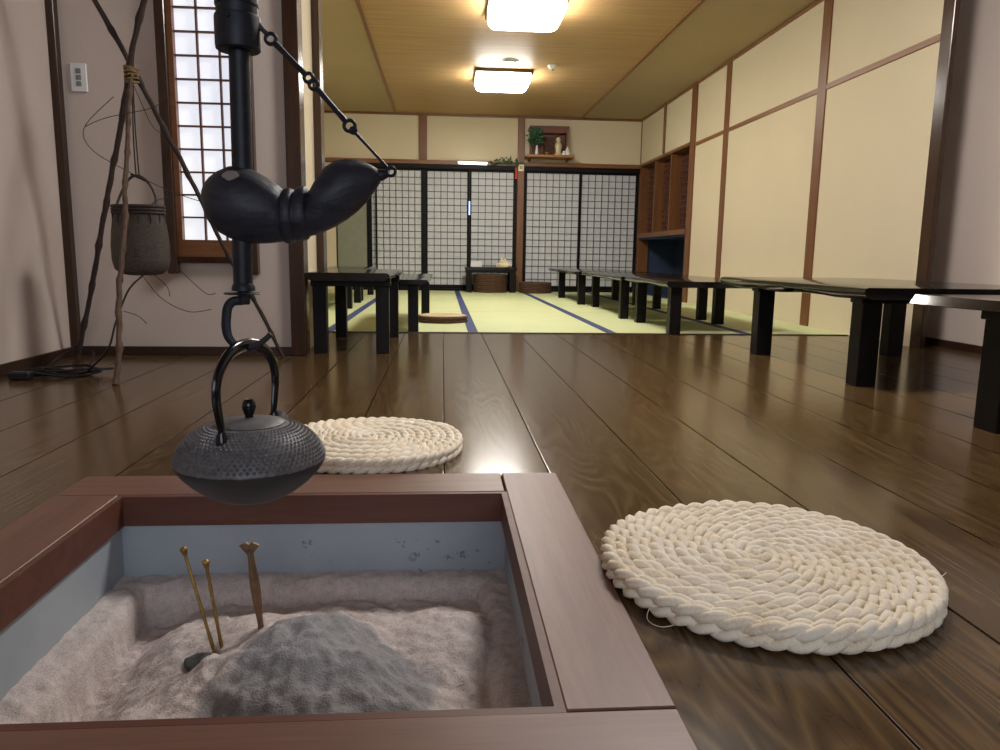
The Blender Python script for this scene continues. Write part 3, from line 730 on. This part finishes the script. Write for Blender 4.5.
table('black low table standing end-on beside the wall opening on the planks', -.665, -.252, 3.72, 4.72, .408, .040, [(-.615, 3.84), (-.303, 3.84), (-.615, 4.62), (-.303, 4.62)], .066, gl, 11, .004, .025, .0, True, .03)
table('black low table on the mats directly behind the end-on table', -.46, -.085, 4.79, 6.35, .343, .030, [(-.19, 4.90), (-.39, 4.90), (-.14, 6.2), (-.425, 6.2)], .066, gl, 14, .004, .022, .0, True, .012, zf=.003)
table('black low table deeper on the left side of the mats', -1.35, -.80, 6.80, 7.9, .345, .034, [(-.86, 6.95), (-.87, 7.8), (-1.28, 6.95), (-1.28, 7.8)], .07, gl, 15, .01, .01, .0, False, zf=.003)
table('black low table farthest back on the left side near the paper doors', -1.35, -.82, 8.0, 9.5, .345, .034, [(-.885, 8.15), (-.885, 9.36), (-1.28, 8.15), (-1.28, 9.36)], .07, gl, 16, .01, .01, .0, False, zf=.003)
table('small black side table against the back doors with a white card on it', .30, 1.01, 10.2, 10.6, .345, .04, [(.36, 10.25), (.95, 10.25), (.36, 10.54), (.95, 10.54)], .075, 'small table by the back doors', 17, .004, .004, .0, True, .03, zf=.003)
# on the small table
t = MB().box(.385, .535, 10.33, 10.37, .345, .425, .004).build('white_card', M['white_plastic']); tag(t, 'small white card box on the side table by the back doors', 'card')
t = thing('napkin_holder', 'small cream folded cloth bundle on the side table beside the orange pillar', 'napkin', (.84, 10.35, .345))
bm = bmesh.new(); bmesh.ops.create_icosphere(bm, subdivisions=3, radius=1)
for v in bm.verts:
    v.co *= 1+.18*noise.noise(v.co*2.1)
    if v.co.z < -.5: v.co.z = -.5
MB().bm(bm, Matrix.Translation((.84, 10.35, .345+.025)) @ Matrix.Diagonal((.11, .06, .05, 1))).build('cloth', M['cream_paper'], t)
MB().prism([(.775, .36), (.80, .50), (.83, .44), (.86, .47), (.885, .40)], 'y', 10.31, 10.335).build('folded_corner', M['cream_paper'], t)
o = MB().tube(spline([(.985, YB-.07, .345), (1.0, YB-.08, .30), (1.05, YB-.085, .22), (1.09, YB-.075, .14), (1.10, YB-.08, .06), (1.07, YB-.09, .02)], 6), .006, 6).build('cable', M['twine']); tag(o, 'thin yellowish cable curling down the orange pillar behind the side table', 'cable')

# brown straw cushions
def seat(label, x, y, z, r, h, group, top='straw_dark'):
    t = thing('straw_cushion', label, 'floor cushion', (x, y, z), group)
    mb = MB()
    k = max(2, round(h/.025))
    for i in range(k):
        zc = z+h*(i+.5)/k; pts = [(x+(r-h/k/2)*math.cos(2*PI*j/40), y+(r-h/k/2)*math.sin(2*PI*j/40), zc) for j in range(40)]
        mb.tube(pts, h/k*.52, 8, True, up=(0, 0, 1))
    mb.lathe([(0, z+.002), (r-h/k*.6, z+.004), (r-h/k*.6, z+h*.9)], x, y, 40)
    mb.build('side', M['straw_dark'], t)
    mt = MB(); n = 9
    for i in range(n):
        rr = (r-.012)*(i+.6)/n; pts = [(x+rr*math.cos(2*PI*j/36), y+rr*math.sin(2*PI*j/36), z+h-.004) for j in range(36)]
        mt.tube(pts, (r/n)*.55, 6, True, flat=(1, .6), up=(0, 0, 1))
    mt.build('top', M[top], t)
    return t
seat('single brown straw cushion with a pale top lying on the mats by the left tables', .0, 5.66, .003, .19, .05, 'straw cushions on the mats', 'straw_pale')
nm = ['lowest', 'second', 'third', 'fourth', 'topmost']
for i in range(5): seat('%s brown straw cushion in the stack under the side table' % nm[i], .655, 10.36, .003+.049*i, .235, .046, 'stack under the side table')
for i in range(3): seat('%s brown straw cushion in the low stack before the orange pillar' % ['lowest', 'middle', 'topmost'][i], 1.275, 10.30, .003+.049*i, .225, .046, 'stack before the pillar')

# ---------------------------------------------------------------- shelf with the small altar
sy = YB-.29
t = thing('wall_shelf', 'small wooden shelf board on the back wall carrying a little shrine', 'shelf', (1.46, YB, 1.83))
MB().box(1.135, 1.79, sy, YB, 1.835, 1.868, .003).build('board', M['amber_board'], t)
for x in (1.2, 1.72): MB().prism([(YB, 1.80), (YB, 1.836), (sy+.05, 1.836)], 'x', x-.012, x+.012).build('bracket', M['amber_lintel'], t)
t = thing('household_shrine', 'reddish-brown wooden shrine box with an open front on the wall shelf', 'shrine', (1.46, YB-.08, 1.868))
hb = MB().box(1.20, 1.22, YB-.16, YB-.01, 1.868, 2.24).box(1.69, 1.71, YB-.16, YB-.01, 1.868, 2.24).box(1.22, 1.69, YB-.03, YB-.01, 1.868, 2.24).box(1.22, 1.69, YB-.16, YB-.03, 1.868, 1.885)
hb.build('box', M['shrine_wood'], t)
MB().box(1.185, 1.725, YB-.18, YB-.005, 2.235, 2.262, .003).box(1.20, 1.71, YB-.165, YB-.15, 2.17, 2.235).build('roof', M['shrine_wood'], t)
for x in (1.36, 1.545): MB().box(x-.008, x+.008, YB-.15, YB-.13, 1.885, 2.17).build('front_bar', M['shrine_wood'], t)
MB().box(1.37, 1.535, YB-.05, YB-.045, 1.90, 2.13).build('backing_panel', M['straw_dark'], t)
t = thing('white_vase', 'small white bottle vase with green sprigs on the wall shelf', 'vase', (1.275, sy+.05, 1.868))
MB().lathe([(0, 1.868), (.022, 1.868), (.024, 1.90), (.014, 1.945), (.011, 1.985), (.013, 1.99)], 1.275, sy+.05, 18).build('bottle', M['white_plastic'], t)
lf = MB(); rnd = random.Random(3)
for k in range(150):
    a = rnd.uniform(0, 2*PI); e = rnd.uniform(-.7, 1.4); r = rnd.uniform(.02, .105)
    c = Vector((1.255+r*math.cos(a)*math.cos(e), sy+.05+.35*r*math.sin(a)*math.cos(e), 2.085+1.15*r*math.sin(e)))
    d = Vector((math.cos(a)*math.cos(e), .3*math.sin(a)*math.cos(e), math.sin(e)+.3)).normalized(); w = d.cross(Vector((rnd.uniform(-1, 1), 1, rnd.uniform(-1, 1)))).normalized()
    L = rnd.uniform(.045, .07); nrm = d.cross(w)*.004
    lf.add([c, c+d*L*.45+w*L*.24+nrm, c+d*L, c+d*L*.45-w*L*.24+nrm, c+d*L*.45-nrm], [(0, 1, 4), (1, 2, 4), (2, 3, 4), (3, 0, 4), (0, 3, 2, 1)])
lf.tube([(1.275, sy+.05, 1.97), (1.265, sy+.05, 2.05), (1.26, sy+.05, 2.15)], .004, 6); lf.build('sprig', M['leaf'], t, 0)
t = thing('altar_figure', 'small pale gold figure standing in the opening of the shrine box', 'figure', (1.62, sy+.04, 1.868))
MB().lathe([(0, 1.868), (.035, 1.868), (.038, 1.885), (.025, 1.90), (.03, 1.95), (.036, 1.985), (.03, 2.02), (.015, 2.045), (.022, 2.06), (.024, 2.08), (.016, 2.10), (0, 2.106)], 1.57, sy+.05, 20, 1.35, 1.2).build('body', plain('pale_gold', lin(206, 192, 156), .5, .1, .3, 60), t)
t = MB().lathe([(0, 1.868), (.045, 1.868), (.042, 1.89), (.02, 1.95), (.006, 1.985), (0, 1.987)], 1.695, sy+.045, 18).build('paper_cone', M['white_plastic']); tag(t, 'small white cone at the end of the wall shelf', 'ornament')
t = MB().lathe([(0, 1.868), (.03, 1.868), (.032, 1.89), (.02, 1.91), (.022, 1.92), (0, 1.921)], 1.648, sy+.02, 18).build('offering_cup', M['white_plastic']); tag(t, 'small white cup beside the white cone on the wall shelf', 'cup')
t = MB().lathe([(0, 1.868), (.028, 1.868), (.04, 1.885), (.042, 1.90), (0, 1.898)], 1.415, sy+.05, 18).build('offering_dish', M['brass']); tag(t, 'small brass dish at the middle of the wall shelf', 'dish')
# sprig and charms at the head of the pillar
lf = MB(); rnd = random.Random(9)
for k in range(60):
    x = rnd.uniform(.68, 1.09); c = Vector((x, YB-.075+rnd.uniform(-.02, .01), 1.765+.03*math.sin(x*9)+rnd.uniform(-.03, .03))); a = rnd.uniform(0, 2*PI)
    d = Vector((math.cos(a), -.2, math.sin(a)*.6)).normalized(); w = d.cross(Vector((0, 1, .3))).normalized(); L = rnd.uniform(.04, .07)
    lf.add([c, c+d*L*.5+w*.008, c+d*L, c+d*L*.5-w*.008, c+d*L*.5+Vector((0, -.004, 0))], [(0, 1, 4), (1, 2, 4), (2, 3, 4), (3, 0, 4), (0, 3, 2, 1)])
lf.tube([(.66, YB-.07, 1.755), (.85, YB-.075, 1.772), (1.1, YB-.075, 1.76)], .005, 6)
o = lf.build('leafy_sprig', M['leaf'], None, 0); tag(o, 'dark green leafy sprig laid along the lintel next to the orange pillar', 'sprig')
o = MB().box(1.0, 1.032, YB-.066, YB-.06, 1.56, 1.72).build('paper_charm', M['red_paper']); tag(o, 'narrow red paper charm hanging beside the head of the orange pillar', 'paper charm')
o = MB().box(1.045, 1.12, YB-.068, YB-.062, 1.665, 1.755).build('paper_charm', M['cream_paper']); tag(o, 'small cream paper charm on the face of the orange pillar', 'paper charm')
MB().box(1.066, 1.075, YB-.0695, YB-.068, 1.69, 1.735).box(1.09, 1.099, YB-.0695, YB-.068, 1.69, 1.735).build('ink_mark', M['black_frame'], o)

# ---------------------------------------------------------------- tripod of branches, basket
ap = Vector((-1.275, 3.33, 1.215))
t = thing('branch_tripod', 'tall tripod of three rough branches tied near the top standing before the paper window', 'tripod', (-1.3, 3.4, 0))
def branch(p0, p1, r0, r1, mat, seed, bend=.012, parent=None):
    n = 90; pts = []; rs = []; p0 = Vector(p0); p1 = Vector(p1)
    for i in range(n+1):
        u = i/n; q = p0.lerp(p1, u)
        q += Vector((noise.noise(Vector((u*5, seed, 0)))+.3*noise.noise(Vector((u*24, seed, 2))), noise.noise(Vector((u*5, seed, 5))), 0))*bend
        pts.append(q); rs.append((r0+(r1-r0)*u)*(1+.38*max(0, math.sin(u*60+seed))**5+.16*noise.noise(Vector((u*30, seed, 9)))))
    return MB().tube(pts, rs, 9).build('pole', mat, parent)
def through(a, b, k): a = Vector(a); b = Vector(b); return b+(b-a)*k
f1 = (-1.225, 2.87, 0); f2 = (-1.70, 3.60, 0); f3 = (-.765, 3.64, 0)
branch(f1, ap+Vector((.004, -.02, -.02)), .0110, .0085, M['branch_tan'], 1.0, .012, t)
branch(f2, through(f2, ap+Vector((-.012, .006, 0)), .42), .0110, .0115, M['branch_dark'], 2.3, .014, t)
branch(f3, through(f3, ap+Vector((.006, .03, .0)), .42), .0085, .0110, M['branch_dark'], 3.9, .014, t)
bd = MB()
for i in range(6):
    z = ap.z-.03+.011*i
    pts = [(ap.x-.002+.024*math.cos(2*PI*k/18), ap.y+.004+.034*math.sin(2*PI*k/18), z+.006*math.sin(2*PI*k/18+i)) for k in range(18)]
    bd.tube(pts, .0045, 6, True)
bd.build('binding', M['twine'], t)
vn = [[(-1.30, 3.2, 1.10), (-1.44, 3.25, .99), (-1.40, 3.2, .90), (-1.27, 3.18, .82), (-1.10, 3.2, .74), (-.98, 3.22, .70)],
      [(-1.44, 3.25, .99), (-1.33, 3.2, 1.02), (-1.16, 3.2, 1.06), (-1.10, 3.2, 1.10)],
      [(-1.26, 3.3, 1.17), (-1.20, 3.3, 1.02), (-1.16, 3.28, .98)],
      [(-1.20, 3.2, .62), (-1.16, 3.2, .70), (-1.0, 3.2, .73), (-.94, 3.2, .70)],
      [(-1.19, 3.1, .40), (-1.12, 3.1, .31), (-1.02, 3.1, .26), (-.93, 3.1, .27)],
      [(-1.15, 3.1, .41), (-1.10, 3.1, .36), (-1.09, 3.1, .32)],
      [(-1.06, 3.1, .44), (-.98, 3.1, .36), (-.94, 3.1, .33), (-.91, 3.1, .335)],
      [(-1.22, 2.97, .27), (-1.17, 2.98, .25), (-1.14, 2.98, .22)]]
vm = MB()
for v in vn: vm.tube(spline(v, 8), .0016, 5)
vm.build('vine', M['branch_dark'], t)
bx0, by0 = -1.262, 3.28
t = thing('woven_basket', 'small dark woven basket hung on a cord from the branch tripod', 'basket', (bx0, by0, .40))
prof = [(0, .398), (.05, .398), (.085, .404), (.108, .424), (.117, .46), (.118, .52), (.113, .58), (.104, .635), (.100, .655), (.100, .675)]
MB().lathe(prof, bx0, by0, 48, 1, .55).build('basket_body', M['basket'], t, 60)
rm = MB()
for z in (.655, .668, .681):
    rm.tube([(bx0+.103*math.cos(2*PI*k/40), by0+.0565*math.sin(2*PI*k/40), z) for k in range(40)], .0068, 8, True)
for x in range(14):
    a = 2*PI*x/14; rm.tube([(bx0+.104*math.cos(a), by0+.058*math.sin(a), .61), (bx0+.105*math.cos(a), by0+.059*math.sin(a), .66)], .004, 5)
rm.build('rim', M['basket_rim'], t)
MB().tube(spline([(bx0-.078, by0-.03, .67), (bx0-.066, by0, .73), (bx0-.03, by0, .79), (bx0+.01, by0, .805), (bx0+.05, by0, .775), (bx0+.073, by0, .72), (bx0+.078, by0-.03, .67)], 8), .0055, 7).build('handle', M['basket_rim'], t)
hc = MB().tube(spline([(bx0-.0, by0, .80), (bx0-.004, by0+.006, .95), (ap.x, ap.y, ap.z-.02)], 8), .003, 6); hc.tube(spline([(bx0+.012, by0, .80), (bx0+.004, by0+.01, .98), (ap.x, ap.y+.01, ap.z-.03)], 8), .003, 6)
hc.tube([(bx0-.02, by0, .81), (bx0+.02, by0-.01, .795), (bx0+.04, by0-.01, .785)], .005, 6); hc.build('cord', M['branch_dark'], t)
# black cable tangle on the floor
t = thing('power_cord', 'black power cord tangled on the floor in the corner below the dark post', 'cord', (-1.5, 3.1, 0))
cb = MB()
cb.tube(spline([(-1.235, 3.22, .40), (-1.27, 3.15, .34), (-1.285, 3.05, .22), (-1.30, 3.0, .12), (-1.40, 3.05, .03), (-1.45, 3.10, .008), (-1.50, 3.15, .006), (-1.56, 3.12, .008)], 8), .0042, 6)
rnd = random.Random(4)
for k in range(5):
    cx, cy = -1.52+rnd.uniform(-.05, .05), 3.10+rnd.uniform(-.03, .03); pts = []
    for i in range(26):
        a = 2*PI*i/26; pts.append((cx+.13*math.cos(a)*(1+.25*math.sin(2*a+k)), cy+.055*math.sin(a)*(1+.3*math.cos(a+k)), .006+.006*k+.005*math.sin(3*a+k)))
    cb.tube(pts, .0042, 6, True)
cb.tube(spline([(-1.58, 3.1, .012), (-1.63, 3.2, .02), (-1.60, 3.33, .07), (-1.52, 3.36, .06), (-1.47, 3.2, .015)], 8), .0035, 6)
cb.tube(spline([(-1.60, 3.12, .012), (-1.68, 3.14, .008), (-1.75, 3.02, .006), (-1.755, 2.7, .006), (-1.74, 2.45, .006)], 8), .0042, 6)
cb.build('cable', M['black_cord'], t)
MB().box(-1.665, -1.585, 2.965, 3.01, .001, .032, .006).build('plug_block', M['black_cord'], t)

# ---------------------------------------------------------------- light
w = bpy.data.worlds.new('world'); bpy.context.scene.world = w; w.use_nodes = True
w.node_tree.nodes['Background'].inputs[0].default_value = (.55, .68, 1, 1); w.node_tree.nodes['Background'].inputs[1].default_value = .5
def area(name, loc, rot, sx, sy_, energy, col):
    l = bpy.data.lights.new(name, 'AREA'); l.shape = 'RECTANGLE'; l.size = sx; l.size_y = sy_; l.energy = energy; l.color = col
    o = bpy.data.objects.new(name, l); C.objects.link(o); o.location = loc; o.rotation_euler = rot; return o
area('window_daylight', (.3, YN-.12, 1.3), (PI/2, 0, 0), 2.5, 1.5, 46, (.84, .90, 1))

sc = bpy.context.scene
sc.view_settings.view_transform = 'Standard'; sc.view_settings.look = 'None'; sc.view_settings.gamma = 1; sc.view_settings.exposure = 0
sc.view_settings.use_curve_mapping = False
